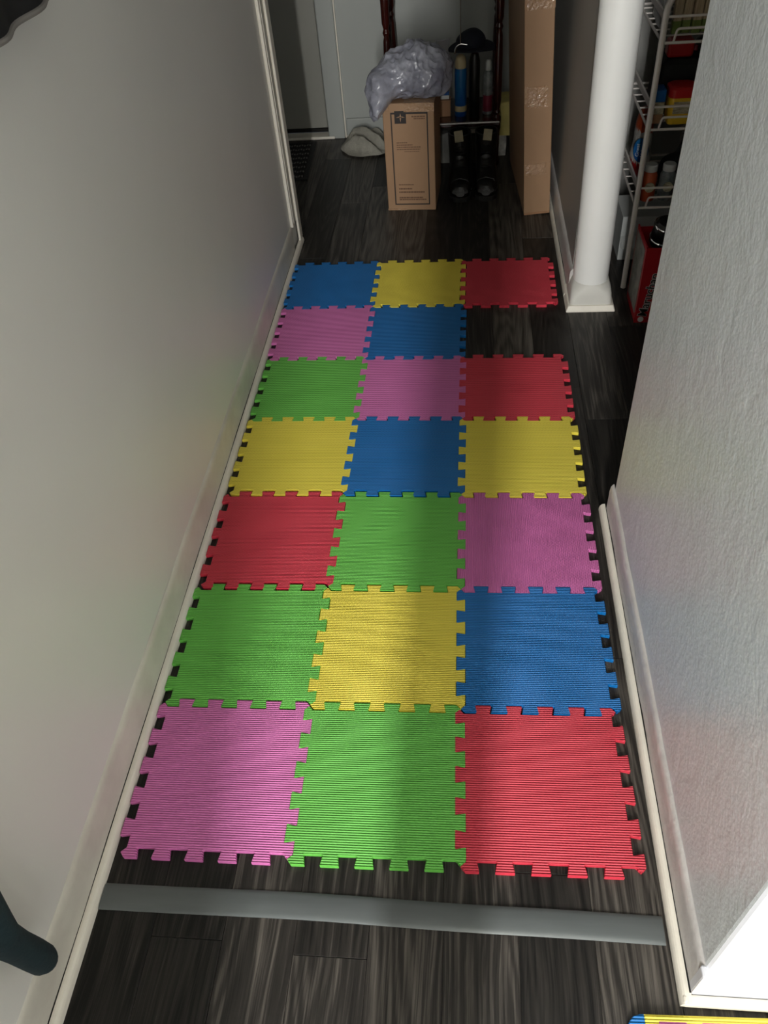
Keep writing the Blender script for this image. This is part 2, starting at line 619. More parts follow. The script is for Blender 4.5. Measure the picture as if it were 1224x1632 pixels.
# far door with casing, threshold
d = tag(empty('door_1', (-0.88, 3.40, 0)), 'grey front door at the far end of the hall', kind='structure')
nbox('door_slab', 'door', d, -0.42, 0.38, 0.0, 0.04, 0.028, 2.03, 0.003)
nbox('door_bottom_gap', 'gap', d, -0.43, 0.405, -0.006, 0.03, 0.012, 0.027, 0.001)  # dark strip put in for the shade of the gap under the door
nbox('door_edge_gap', 'gap', d, 0.381, 0.392, 0.01, 0.05, 0.0, 2.04)  # dark filler painted as the shaded gap at the door edge
nbox('threshold', 'trim', d, -0.44, 0.42, -0.075, -0.008, 0, 0.013, 0.004)
e = tag(empty('trim_2', (-0.44, 3.35, 0)), 'white casing beside the far door', kind='structure')
nbox('casing_board', 'wall_far', e, -0.048, 0.030, -0.022, 0.10, 0, 2.08, 0.006)
nbox('casing_bead', 'trim', e, 0.030, 0.036, -0.014, 0.0, 0, 2.08, 0.002)
e = tag(empty('baseboard_far', (0, 0, 0)), 'white baseboard on the far wall', kind='structure')
nbox('board', 'wall_far', e, -0.40, 0.484, 3.335, 3.349, 0, 0.085, 0.004)
nbox('shoe_moulding', 'trim', e, -0.40, 0.484, 3.322, 3.334, 0, 0.016, 0.003)
# added unseen round post and wall stub, shading the hall's middle and left
bm = bmesh.new()
lathe(bm, [(0.062, 0.0), (0.062, ZC)], 32, (0.086, -0.78, 0))
tag(link('column_shade', bm, 'white_post', None, True), 'unseen white round post added behind the viewer to shade the hall middle', kind='structure')
wall('wall_shade_stub', 'wall_left', XL, -0.096, -1.35, -1.27, 'unseen short wall stub added to shade the left of the hall')


# ------------------------------------------------------------------ white post beyond the right wall
post = empty('white_post', (0.5565, 1.832, 0))
tag(post, 'glossy white round post on a moulded square base beside the pantry nook', 'post')


def sq_ring(bm, h, r, z, seg=8):
    vs = []
    for k in range(4):
        cx, cy = [(1, 1), (-1, 1), (-1, -1), (1, -1)][k]
        for i in range(seg + 1):
            a = PI / 2 * (k + i / seg)
            vs.append(bm.verts.new((cx * (h - r) + r * math.cos(a), cy * (h - r) + r * math.sin(a), z)))
    return vs


def sq_loft(bm, lv):
    rings = [sq_ring(bm, h, min(r, h * 0.999), z) for h, r, z in lv]
    n = len(rings[0])
    for a, b in zip(rings, rings[1:]):
        for i in range(n):
            bm.faces.new((a[i], a[(i + 1) % n], b[(i + 1) % n], b[i]))
    bm.faces.new(rings[0][::-1])
    bm.faces.new(rings[-1])


bm = bmesh.new()
sq_loft(bm, [(0.077, 0.004, 0.0), (0.077, 0.004, 0.004), (0.0715, 0.005, 0.019), (0.0690, 0.006, 0.020)])
link('plinth', bm, 'trim', post)
bm = bmesh.new()
sq_loft(bm, [(0.0665, 0.016, 0.020), (0.0660, 0.018, 0.030), (0.0652, 0.020, 0.040), (0.0642, 0.024, 0.050), (0.0630, 0.029, 0.058), (0.0615, 0.035, 0.065), (0.0598, 0.041, 0.071), (0.0580, 0.047, 0.076), (0.0570, 0.051, 0.080), (0.0555, 0.053, 0.082), (0.050, 0.049, 0.0825)])
link('base_block', bm, mat('satin_white_base', (206, 205, 198), 0.55, var=0.03, vscale=12), post, True)
bm = bmesh.new()
lathe(bm, [(0.055, 0.0815), (0.055, 0.09), (0.0555, 1.0), (0.055, ZC)], 40)
sh = link('shaft', bm, 'white_post', post, True)
sh.rotation_euler = (0, -0.012, 0)


# ------------------------------------------------------------------ foam tiles
def tile_outline():
    out = []
    S, D = 0.3, 0.0093
    for side in range(4):
        pl = [(0.0, 0.0), (0.0080, D)]
        for k in range(5):
            s = k * 0.06
            pl += [(s + 0.0318, D), (s + 0.0282, -D)]
            if k < 4:
                pl += [(s + 0.0618, -D), (s + 0.0582, D)]
        pl.append((0.2920, -D))
        for s, t in pl:
            x, y = s - S / 2, -S / 2 - t
            a = side * PI / 2
            out.append((x * math.cos(a) - y * math.sin(a), x * math.sin(a) + y * math.cos(a)))
    return out


def soften(poly, r=0.0016):
    out = []
    n = len(poly)
    for i in range(n):
        p0, p1, p2 = Vector(poly[i - 1]), Vector(poly[i]), Vector(poly[(i + 1) % n])
        d1, d2 = (p0 - p1), (p2 - p1)
        rr = min(r, d1.length * 0.4, d2.length * 0.4)
        a, b = p1 + d1.normalized() * rr, p1 + d2.normalized() * rr
        out += [tuple(a), tuple(p1 * 0.5 + (a + b) * 0.25), tuple(b)]
    return out


bm = bmesh.new()
prism(bm, soften(tile_outline()), 0.0, 0.0088, 0.0011, 0.0012)
bmesh.ops.recalc_face_normals(bm, faces=bm.faces)
tile_me = bpy.data.meshes.new('foam_tile')
bm.to_mesh(tile_me)
bm.free()
tile_me.materials.append(M['red'])
GRID = [['pink', 'green', 'red'], ['green', 'yellow', 'blue'], ['red', 'green', 'pink'], ['yellow', 'blue', 'yellow'],
        ['green', 'pink', 'red'], ['pink', 'blue', None], ['blue', 'yellow', 'red']]
LAB = {
    (0, 0): 'pink foam puzzle tile nearest the grey floor strip, against the left wall',
    (0, 1): 'bright green foam puzzle tile in the front row between pink and red tiles',
    (0, 2): 'red foam puzzle tile at the front right, nearest the grey floor strip',
    (1, 0): 'green foam puzzle tile by the left wall, directly behind the front pink tile',
    (1, 1): 'yellow foam puzzle tile in the middle column, between green left and blue right tiles',
    (1, 2): 'blue foam puzzle tile in the right column behind the front red tile',
    (2, 0): 'red foam puzzle tile by the left wall, the only red in the left column',
    (2, 1): 'green foam puzzle tile in the middle column between red and pink tiles',
    (2, 2): 'pink foam puzzle tile in the right column, the only pink there',
    (3, 0): 'yellow foam puzzle tile by the left wall, the only yellow in the left column',
    (3, 1): 'blue foam puzzle tile in the middle column between two yellow tiles',
    (3, 2): 'yellow foam puzzle tile in the right column, the only yellow there',
    (4, 0): 'darker lit green foam puzzle tile by the left wall, the farther of two there',
    (4, 1): 'pink foam puzzle tile in the middle column between green and red tiles',
    (4, 2): 'red foam puzzle tile in the right column just before the missing tile',
    (5, 0): 'far pink foam puzzle tile by the left wall, second row from the back',
    (5, 1): 'blue foam puzzle tile beside the gap where a tile is missing',
    (6, 0): 'blue foam puzzle tile at the far left corner of the mat',
    (6, 1): 'yellow foam puzzle tile in the back row between blue and red tiles',
    (6, 2): 'red foam puzzle tile at the far right corner, beside the white post',
}
JO = {0: [(.004, -.006), (.003, -.007), (.002, -.004), (-.001, .001)], 1: [(0, -.004), (0, 0), (.001, .002), (0, .004)], 2: [(-.002, -.002), (0, 0), (0, -.001), (.001, .001)],
      3: [(.002, .010), (.002, .010), (-.001, .005), (.001, .001)], 4: [(.002, .010), (.002, .010), (-.001, .007), (-.001, .004)], 5: [(.003, .006), (.003, .005), (.001, .003), (-.002, -.003)],
      6: [(-.002, .004), (-.003, .002), (.001, -.005), (-.002, -.008)], 7: [(-.004, .010), (-.005, .010), (-.001, .010), (.005, .003)]}
TURN = {(2, 2), (4, 1), (5, 0), (1, 0), (6, 1)}
for r in range(7):
    for c in range(3):
        col = GRID[r][c]
        if not col:
            continue
        o = bpy.data.objects.new('foam_tile', tile_me)
        COL.objects.link(o)
        j = [Vector(JO[r][c]), Vector(JO[r][c + 1]), Vector(JO[r + 1][c]), Vector(JO[r + 1][c + 1])]
        off = (j[0] + j[1] + j[2] + j[3]) / 4
        rot = ((j[1].y - j[0].y) + (j[3].y - j[2].y)) / 0.6
        rot = max(-0.012, min(0.012, rot))
        o.location = (c * 0.3 - 0.3 + off.x, r * 0.3 + 0.15 + off.y, 0.0002 + 0.00035 * ((r + 2 * c) % 3))
        o.rotation_euler = (0, 0, rot)
        o.material_slots[0].link = 'OBJECT'
        o.material_slots[0].material = M[col + ('_t' if (r, c) == (2, 2) else '')]
        tag(o, LAB[(r, c)], 'foam tile', 'interlocking foam tiles laid along the hall')

# the alphabet mat whose corner shows at the bottom right
am = empty('alphabet_mat', (0.398, -0.203, 0))
tag(am, 'yellow alphabet foam mat with blue corner and pink inserts by the near white baseboard', 'mat')
am.rotation_euler = (0, 0, 0.03)
bm = bmesh.new()
prism(bm, [(0.026, -0.31), (0.31, -0.31), (0.31, 0.0), (0.0262, 0.0), (0.0262, -0.028), (0.0, -0.028), (0.0, -0.31)], 0, 0.012, 0.001, 0.001)
link('border', bm, 'yellow', am)
bm = bmesh.new()
prism(bm, [(0.0, -0.0278), (0.026, -0.0278), (0.026, 0.0), (0.020, 0.0), (0.010, -0.003), (0.003, -0.010), (0.0, -0.020)], 0, 0.012, 0.001, 0.001)
link('corner_piece', bm, 'blue', am)
for x in (0.046, 0.108, 0.170, 0.232):
    bm = bmesh.new()
    prism(bm, [(x, -0.075), (x + 0.040, -0.075), (x + 0.040, -0.009), (x, -0.009)], 0.010, 0.0128, 0.001, 0.0006)
    link('insert', bm, 'pink', am)

# ------------------------------------------------------------------ loose grey floor strip
bm = bmesh.new()
prof = []
for i in range(13):
    t = i / 12
    prof.append((-0.0215 + 0.043 * t, 0.0010 + 0.0036 * math.sin(PI * t) ** 0.45))
prof = [(-0.0215, 0)] + prof + [(0.0215, 0)]
path = []
for i in range(41):
    x = -0.4575 + i / 40 * 0.932
    y = -0.081 + 0.007 * math.exp(-((x + 0.15) / 0.22) ** 2) - 0.003 * math.exp(-((x - 0.15) / 0.16) ** 2) + 0.002 * math.sin(x * 9)
    path.append(((x, y, 0.0004 + 0.0012 * (1 + math.sin(x * 7.5))), (0, 1, 0), (0, 0, 1)))
extrude_profile(bm, prof, path)
st = link('floor_strip', bm, 'strip', None, True)
tag(st, 'loose grey satin floor transition strip lying across the hall in front of the mat', 'floor strip')


# ------------------------------------------------------------------ carton with plastic bag
carton = empty('carton', (-0.055, 2.54, 0), -0.055)
tag(carton, 'narrow upright cardboard carton with a black printed frame, under the plastic bag', 'carton')
W, H, Dp = 0.190, 0.398, 0.26
nbox('carton_body', 'card', carton, -W / 2, W / 2, 0, Dp, 0, H, 0.003)
FY = -0.0006
bm = bmesh.new()
fx0, fx1, fz0, fz1, t = -0.066, 0.072, 0.022, 0.367, 0.0045
for a in ((fx0, fx0 + t, fz0, fz1), (fx1 - t, fx1, fz0, fz1), (fx0 + t, fx1 - t, fz0, fz0 + t), (fx0 + t, fx1 - t, fz1 - t * 1.4, fz1)):
    box(bm, a[0], a[1], FY, 0.001, a[2], a[3])
tag(link('printed_frame', bm, 'ink', carton), 'black printed border line')
lg = nbox('logo_square', 'ink', carton, -0.051, -0.008, FY - 0.0002, 0.001, 0.328, 0.372)
bm = bmesh.new()
cx, cz, yy = -0.029, 0.350, FY - 0.0006


def tri(bm, pts):
    vs = [bm.verts.new((p[0], yy, p[1])) for p in pts] + [bm.verts.new((p[0], yy + 0.0004, p[1])) for p in pts]
    n = len(pts)
    bm.faces.new(vs[:n])
    bm.faces.new(vs[n:][::-1])
    for i in range(n):
        bm.faces.new((vs[i], vs[(i + 1) % n], vs[n + (i + 1) % n], vs[n + i]))


tri(bm, [(cx - 0.004, cz + 0.001), (cx, cz + 0.014), (cx + 0.004, cz + 0.001)])
tri(bm, [(cx - 0.003, cz - 0.002), (cx, cz - 0.017), (cx + 0.003, cz - 0.002)])
tri(bm, [(cx - 0.017, cz - 0.001), (cx - 0.005, cz + 0.004), (cx - 0.005, cz - 0.001)])
tri(bm, [(cx + 0.017, cz - 0.001), (cx + 0.005, cz + 0.004), (cx + 0.005, cz - 0.001)])
link('logo_star', bm, 'card', lg)
rt = random.Random(5)


def print_lines(parent, rows, m):
    """small print, too small to read: rows of short dashes"""
    bm = bmesh.new()
    for z, x0, x1, h in rows:
        x = x0
        while x < x1:
            wd = rt.uniform(0.004, 0.011)
            box(bm, x, min(x + wd, x1), FY, 0.001, z, z + h)
            x += wd + 0.0012
    return link('small_print', bm, m, parent)


print_lines(carton, [(0.350, 0.012, 0.062, 0.004), (0.343, 0.020, 0.062, 0.003)], 'inkbrown')
print_lines(carton, [(0.258, -0.048, -0.008, 0.003), (0.250, -0.048, 0.012, 0.003), (0.242, -0.048, 0.042, 0.003), (0.234, -0.048, 0.040, 0.003), (0.226, -0.020, 0.036, 0.002)], 'inkbrown')
print_lines(carton, [(0.100, -0.048, 0.010, 0.003), (0.083, -0.048, 0.004, 0.005), (0.070, -0.048, 0.052, 0.005), (0.048, -0.048, 0.045, 0.005), (0.041, -0.048, 0.058, 0.004)], 'inkbrown')
bm = bmesh.new()
box(bm, -0.016, W / 2 + 0.0008, -0.0012, 0.0, H - 0.030, H + 0.0008)
box(bm, -0.016, W / 2 + 0.0008, -0.0012, 0.10, H - 0.001, H + 0.0010)
tag(link('tape', bm, 'tape', carton), 'shiny clear packing tape')
bm = bmesh.new()
box(bm, -W / 2 - 0.0008, -W / 2 + 0.025, -0.0012, 0.0, H - 0.026, H + 0.0008)
link('tape', bm, 'tape', carton)
nbox('tape', 'tape', carton, -W / 2 - 0.0008, -0.02, -0.001, 0.0, -0.0, 0.007)

bm = bmesh.new()
blob(bm, (-0.05, 2.62, 0.47), [(-0.005, 2.64, 0.465, 0.088, 0.095, 0.088), (-0.085, 2.60, 0.478, 0.078, 0.08, 0.070), (-0.148, 2.535, 0.455, 0.046, 0.055, 0.062),
                                (-0.160, 2.505, 0.395, 0.024, 0.03, 0.040), (0.045, 2.65, 0.46, 0.052, 0.08, 0.070), (-0.03, 2.62, 0.545, 0.040, 0.045, 0.022)], 0.012, 12.0, 6, None, 2.2)
for v in bm.verts:
    q = v.co * 24
    dv = (v.co - Vector((-0.05, 2.62, 0.44))).normalized()
    v.co += dv * (0.0055 * (1 - 3.0 * abs(noise.noise(q))) + 0.003 * (1 - 3.0 * abs(noise.noise(q * 2.1 + Vector((5, 1, 2))))))
    if v.co.z < 0.403 and v.co.x > -0.156:
        if v.co.y > 2.535:
            v.co.z = 0.4035
        else:
            v.co.z = 0.4035 - min(0.012, (2.535 - v.co.y) * 0.5)
    elif v.co.z < 0.403 and v.co.y > 2.53:
        v.co.x = min(v.co.x, -0.158)
bg = link('plastic_bag', bm, 'bag', None, True)
tag(bg, 'crumpled pale grey plastic bag slumped on top of the narrow carton', 'plastic bag')

# tall carton leaning at the right wall
tb = empty('tall_carton', (0.380, 2.462, 0.0))
tag(tb, 'tall slim brown cardboard carton standing against the right wall', 'carton')
tb.rotation_euler = (0, -0.052, 0.062)
tb.location.z = 0.0
TW, TD, TH = 0.098, 0.54, 0.86
nbox('carton_body', 'card', tb, 0, TW, 0, TD, 0.0, TH, 0.002)
for z0, z1, x0, x1 in ((0.685, 0.735, 0.004, TW + 0.0008), (0.385, 0.455, 0.002, TW * 0.82), (0.150, 0.192, 0.001, TW * 0.85)):
    bm = bmesh.new()
    box(bm, x0, x1, -0.0011, 0.0, z0, z1)
    link('tape', bm, 'tape', tb)
nbox('bottom_flap', 'card_side', tb, 0.001, TW - 0.001, -0.002, 0.0, 0.0, 0.007)

# ------------------------------------------------------------------ etagere at the far wall with its things
et = empty('shelf_stand', (0.065, 3.10, 0))
tag(et, 'dark mahogany shelf stand with turned posts in front of the far wall', 'shelf')
px0, px1, py0, py1 = -0.220, 0.218, -0.145, 0.12


def turned(h):
    p = [(0.013, 0.0), (0.016, 0.01), (0.012, 0.03), (0.011, 0.14), (0.017, 0.150), (0.017, 0.195), (0.010, 0.205), (0.0135, 0.215), (0.010, 0.225), (0.013, 0.24), (0.016, 0.26), (0.0165, 0.42),
         (0.0135, 0.495), (0.010, 0.51), (0.0145, 0.523), (0.010, 0.536), (0.0155, 0.555), (0.017, 0.66), (0.013, 0.70), (0.017, 0.72), (0.017, h)]
    return p


for x in (px0, px1):
    for y in (py0, py1):
        bm = bmesh.new()
        lathe(bm, turned(0.80), 16, (x, y, 0))
        link('post', bm, 'mahogany', et, True)
for z in (0.165, 0.80):
    nbox('shelf_board', 'mahogany', et, px0 - 0.012, px1 + 0.012, py0 - 0.018, py1 + 0.018, z, z + 0.020, 0.004)
bm = bmesh.new()
tube(bm, [(px0, py0 - 0.0205, 0.181), (px1 + 0.01, py0 - 0.0205, 0.181)], 0.0035)
link('edge_highlight_rail', bm, mat('edge_highlight_metal', (96, 94, 92), 0.3, metal=1.0), et, True)  # thin metal tube stands in for the highlight along the shelf edge


def on_shelf(name, label, cat, x, y, prof, m, parts=(), z=0.1855, rot=0.0):
    e = empty(name, (x, y, z), rot)
    tag(e, label, cat)
    bm = bmesh.new()
    lathe(bm, prof, 20)
    link('can_body', bm, m, e, True)
    for pn, pp, pm in parts:
        bm = bmesh.new()
        lathe(bm, pp, 20)
        link(pn, bm, pm, e, True)
    return e


M['canblue'] = mat('blue_can_print', (20, 60, 140), 0.3, rgb2=(30, 110, 160), vscale=18, stretch=(1, 1, 0.3))
M['cream'] = mat('cream_plastic', (196, 180, 140), 0.4)
M['greycan'] = mat('grey_can_print', (140, 145, 145), 0.3, rgb2=(60, 70, 74), vscale=40)
M['maroon'] = mat('maroon_print', (110, 30, 50), 0.4)
M['capwhite'] = mat('white_cap', (196, 200, 198), 0.4)
M['navy'] = mat('navy_cloth', (16, 22, 36), 0.85, var=0.2, vscale=20)
on_shelf('spray_can', 'blue aerosol can with a cream domed cap on the dark shelf', 'can', 0.134, 3.02,
         [(0.023, 0), (0.0245, 0.003), (0.0245, 0.178), (0.0235, 0.182)], 'canblue',
         [('cap', [(0.022, 0.182), (0.0225, 0.188), (0.0225, 0.205), (0.018, 0.222), (0.009, 0.230), (0.002, 0.231)], 'cream'),
          ('swirl_band', [(0.0248, 0.02), (0.0250, 0.022), (0.0250, 0.040), (0.0248, 0.042)], 'cream')])
on_shelf('flask', 'tall black flask beside the blue aerosol can', 'flask', 0.190, 3.00,
         [(0.020, 0), (0.022, 0.003), (0.022, 0.21), (0.016, 0.235), (0.014, 0.238)], 'blackgloss',
         [('stopper', [(0.0135, 0.238), (0.015, 0.242), (0.015, 0.252), (0.006, 0.257)], 'mahogany')])
on_shelf('aerosol_can', 'grey and maroon spray can next to the mahogany post', 'can', 0.246, 3.03,
         [(0.018, 0), (0.0195, 0.003), (0.0195, 0.150), (0.011, 0.165)], 'greycan',
         [('cap', [(0.011, 0.165), (0.012, 0.167), (0.012, 0.196), (0.007, 0.204)], 'capwhite'),
          ('label_band', [(0.0197, 0.012), (0.0199, 0.014), (0.0199, 0.072), (0.0197, 0.074)], 'maroon')])
sb = tag(empty('small_box', (0.070, 3.03, 0.1855)), 'small brown box on the shelf behind the narrow carton', 'box')
nbox('box_body', 'card_side', sb, -0.024, 0.022, -0.02, 0.03, 0, 0.060, 0.002)
nbox('lid_flap', 'card_side', sb, -0.025, 0.023, -0.021, 0.031, 0.060, 0.064, 0.001)
bb = tag(empty('blue_box', (0.068, 3.035, 0.2497)), 'blue packet with a white bottom band on the small brown box', 'packet')
nbox('packet_body', 'canblue', bb, -0.018, 0.018, -0.012, 0.016, 0.014, 0.085, 0.003)
nbox('white_band', 'capwhite', bb, -0.0185, 0.0185, -0.0125, 0.0165, 0, 0.0145, 0.002)
def crumple(name, x0, x1, y0, y1, z0, z1, m, amp, seed):
    bm = bmesh.new()
    box(bm, x0, x1, y0, y1, z0, z1)
    bmesh.ops.subdivide_edges(bm, edges=list(bm.edges), cuts=7, use_grid_fill=True)
    for v in bm.verts:
        k = noise.noise_vector(v.co * 16 + Vector((seed, 0, seed)))
        dz = 0 if v.co.z < z0 + 0.002 else 1
        v.co += Vector((k.x * amp, k.y * amp, k.z * amp * dz))
    return link(name, bm, m, None, True)


gp = crumple('grey_pouch', 0.030, 0.088, 3.072, 3.098, 0.1858, 0.455, mat('grey_glossy_pouch', (120, 120, 122), 0.3, var=0.2, vscale=14), 0.006, 12.0)
tag(gp, 'tall grey glossy pouch standing on the shelf behind the plastic bag', 'pouch')
# black hat on the cans
cp = tag(empty('brimmed_hat', (0.182, 3.03, 0.446)), 'black brimmed hat perched on the cans', 'hat')
bm = bmesh.new()
blob(bm, (0.0, 0.0, 0.02), [(0.0, 0.0, 0.012, 0.050, 0.05, 0.044), (-0.03, 0, 0.008, 0.035, 0.045, 0.03)], 0.003, 12, 4, 0.0, 5.0)
link('crown', bm, 'navy', cp, True)
bm = bmesh.new()
prism(bm, [(0.098 * math.cos(2 * PI * i / 36), 0.085 * math.sin(2 * PI * i / 36)) for i in range(36)], -0.003, 0.002)
bmesh.ops.inset_region(bm, faces=[f for f in bm.faces if len(f.verts) > 4], thickness=0.04, depth=0.0)
for v in bm.verts:
    v.co.z -= 3.2 * max(0, abs(v.co.x) - 0.03) ** 2 + 1.4 * max(0, abs(v.co.y) - 0.03) ** 2
link('brim', bm, 'navy', cp, True)
# chrome hook hanging from the upper shelf
hk = tag(empty('chrome_hook', (0.130, 2.97, 0.0)), 'shiny curved chrome hanger hook above the plastic bag', 'hook')
bm = bmesh.new()
tube(bm, [(-0.019, 0, 0.432)] + [(0.008 - 0.026 * math.cos(a), 0, 0.440 + 0.026 * math.sin(a)) for a in (0.3, 0.7, 1.1, 1.5)] + [(0.03, 0, 0.462)], 0.003)
link('hook_bend', bm, 'chrome', hk, True)
bm = bmesh.new()
tube(bm, [(0.004, 0, 0.465), (0.002, 0, 0.60), (0.002, 0.0, 0.799)], 0.0022)
link('hook_stem', bm, 'chrome', hk, True)

# folded paper bags between the stand and the tall carton
M['yellowpaper'] = mat('yellow_paper', (196, 184, 110), 0.7, var=0.15, vscale=14, bump=0.5, bscale=25, bdist=0.006)
M['whitepaper'] = mat('white_crumpled_paper', (226, 224, 218), 0.7, rgb2=(120, 116, 112), vscale=26, bump=0.5, bscale=25)


tag(crumple('paper_bag', 0.300, 0.330, 3.05, 3.16, 0.0005, 0.085, 'whitepaper', 0.005, 3.0), 'crumpled white printed paper bag on the floor by the tall carton', 'bag')
yb = crumple('paper_sack', 0.303, 0.341, 3.05, 3.19, 0.084, 0.215, 'yellowpaper', 0.006, 9.0)
tag(yb, 'creased pale yellow paper sack wedged beside the mahogany post', 'sack')
tag(crumple('cloth_bundle', 0.02, 0.16, 2.99, 3.10, 0.0005, 0.12, mat('grey_cloth_bundle', (120, 120, 116), 0.9, var=0.3, vscale=12), 0.01, 5.0), 'grey cloth bundle pushed under the shelf behind the boots', 'cloth')


# ------------------------------------------------------------------ boots
def boot(loc, rz, mir, label):
    e = empty('boot', loc, rz)
    tag(e, label, 'boot', 'pair of black lace-up boots')
    # sections along y (toe at -y): (y, half width, z bottom, z top)
    bm = bmesh.new()
    seg = 16
    rings = []
    secs = [(-0.132, 0.016, 0.020, 0.040), (-0.126, 0.032, 0.016, 0.052), (-0.105, 0.043, 0.015, 0.062), (-0.075, 0.047, 0.015, 0.068), (-0.045, 0.046, 0.015, 0.080), (-0.015, 0.042, 0.015, 0.100)]
    for y, hw, zb, zt in secs:
        rings.append([bm.verts.new((hw * (abs(math.cos(a)) ** 0.7) * (1 if math.cos(a) >= 0 else -1), y + (0.012 * max(0, math.sin(a))), (zb + zt) / 2 + (zt - zb) / 2 * math.sin(a))) for a in [2 * PI * k / seg for k in range(seg)]])
    # then turn upward into the shaft
    for ang, cy, cz, hw, hd in ((0.45, 0.035, 0.072, 0.041, 0.062), (0.95, 0.050, 0.098, 0.041, 0.060), (1.4, 0.052, 0.135, 0.042, 0.056), (1.57, 0.052, 0.175, 0.045, 0.055), (1.57, 0.052, 0.205, 0.046, 0.056)):
        d = Vector((0, -math.sin(ang), math.cos(ang)))       # "top" direction of the ring
        rings.append([bm.verts.new(Vector((hw * math.cos(a), cy, cz)) + d * hd * math.sin(a)) for a in [2 * PI * k / seg for k in range(seg)]])
    # the heel must stay above the sole
    for ring in rings:
        for v in ring:
            v.co.z = max(v.co.z, 0.014)
    for a, b in zip(rings, rings[1:]):
        for i in range(seg):
            bm.faces.new((a[i], a[(i + 1) % seg], b[(i + 1) % seg], b[i]))
    bm.faces.new(rings[0][::-1])
    top = rings[-1]
    inner = [bm.verts.new(Vector((v.co.x * 0.85, 0.052 + (v.co.y - 0.052) * 0.85, v.co.z))) for v in top]
    low = [bm.verts.new(Vector((v.co.x * 0.8, 0.052 + (v.co.y - 0.052) * 0.8, v.co.z - 0.06))) for v in top]
    for a, b in ((top, inner), (inner, low)):
        for i in range(seg):
            bm.faces.new((a[i], a[(i + 1) % seg], b[(i + 1) % seg], b[i]))
    bm.faces.new(low)
    link('upper', bm, 'blackgloss', e, True)
    bm = bmesh.new()
    outl = [(0.0, -0.140), (0.026, -0.134), (0.043, -0.112), (0.049, -0.075), (0.044, -0.02), (0.041, 0.04), (0.042, 0.09), (0.030, 0.115), (0, 0.120)]
    outl = outl + [(-x, y) for x, y in outl[-2:0:-1]]
    prism(bm, outl[::1], 0.0, 0.018, 0.002, 0.002)
    link('sole', bm, 'rubber', e)
    bm = bmesh.new()
    tube(bm, [(-0.046, -0.088, 0.030), (-0.030, -0.080, 0.064), (0, -0.078, 0.0715), (0.030, -0.080, 0.064), (0.046, -0.088, 0.030)], 0.0025, 6)
    link('toe_cap_seam', bm, 'blackgloss', e, True)
    for k in range(4):
        z = 0.094 + k * 0.022
        y = -0.026 + [0.0, 0.014, 0.022, 0.025][k]
        bm = bmesh.new()
        tube(bm, [(-0.020, y + 0.006, z), (0, y - 0.006, z + 0.003), (0.020, y + 0.006, z)], 0.003, 6)
        link('lace', bm, 'black', e, True)
    bm = bmesh.new()
    box(bm, -0.017, 0.017, -0.0035, 0.0035, -0.021, 0.020, 0.0015, Matrix.Translation((0.004 * mir, -0.004, 0.207)) @ Matrix.Rotation(-0.35, 4, 'X') @ Matrix.Rotation(0.12 * mir, 4, 'Y'))
    tag(link('tongue_label', bm, mat('tan_label', (140, 132, 108), 0.7, var=0.1, vscale=60), e), 'tan label on the tongue')
    return e


boot((0.132, 2.730, 0), 0.02, -1, 'left one of the black lace-up boots, next to the narrow carton')
boot((0.238, 2.735, 0), -0.01, 1, 'right one of the black lace-up boots, nearer the tall carton')

# ------------------------------------------------------------------ towel and doormat
bm = bmesh.new()
nx, ny = 44, 36
grid = []
for j in range(ny + 1):
    row = []
    for i in range(nx + 1):
        u, v = i / nx * 2 - 1, j / ny * 2 - 1
        ang = math.atan2(v, u)
        rr = max(abs(u), abs(v))
        rad = rr * (1 + 0.16 * noise.noise(Vector((math.cos(ang) * 1.6, math.sin(ang) * 1.6, 4.2))))
        x = -0.298 + 0.122 * rad * math.cos(ang)
        y = 3.20 + 0.125 * rad * math.sin(ang)
        y = min(y, 3.318)
        f1 = math.sin((x * 0.55 + y * 1.0) * 62 + 2.2 * noise.noise(Vector((x * 9, y * 9, 1)))) * 0.5 + 0.5
        h = 0.008 + (1 - rr ** 2.5) * (0.014 + 0.052 * f1 ** 1.6 + 0.02 * noise.noise(Vector((x * 22, y * 22, 7))))
        h += 0.045 * max(0, (y - 3.20) / 0.12) * (1 - rr ** 4)
        row.append(bm.verts.new((x, y, max(0.004, h))))
    grid.append(row)
for j in range(ny):
    for i in range(nx):
        bm.faces.new((grid[j][i], grid[j][i + 1], grid[j + 1][i + 1], grid[j + 1][i]))
r = bmesh.ops.solidify(bm, geom=list(bm.faces), thickness=0.0035)
tw = link('towel', bm, 'towel', None, True)
tag(tw, 'crumpled off-white terry towel on the floor by the far door casing', 'towel')

k = NT('ribbed_doormat')
k.b.inputs['Roughness'].default_value = 0.95
mp = k.coord()
sp = k.n('ShaderNodeSeparateXYZ')
k.l(mp, 0, sp, 0)
zig = k.math('MULTIPLY', k.math('SINE', k.math('MULTIPLY', sp.outputs['X'], 2 * PI / 0.032)), 0.0045)
rows = k.math('SINE', k.math('MULTIPLY', k.math('ADD', sp.outputs['Y'], zig), 2 * PI / 0.05))
fine = k.math('SINE', k.math('MULTIPLY', sp.outputs['X'], 2 * PI / 0.012))
f = k.math('ADD', k.math('MULTIPLY', rows, 0.5), k.math('MULTIPLY', k.math('MULTIPLY', rows, fine), 0.35))
cr = k.n('ShaderNodeValToRGB')
cr.color_ramp.elements[0].position = 0.15
cr.color_ramp.elements[0].color = lin((22, 21, 22))
cr.color_ramp.elements[1].position = 0.6
cr.color_ramp.elements[1].color = lin((128, 126, 122))
k.t.links.new(f, cr.inputs['Fac'])
k.l(cr, 'Color', k.b, 'Base Color')
k.bump(f, 0.6, 0.003)
M['doormat'] = k.m
dm = tag(empty('doormat', (-0.72, 3.075, 0.0), 0.04), 'dark woven doormat with zigzag rows in front of the far door', 'doormat')
bm = bmesh.new()
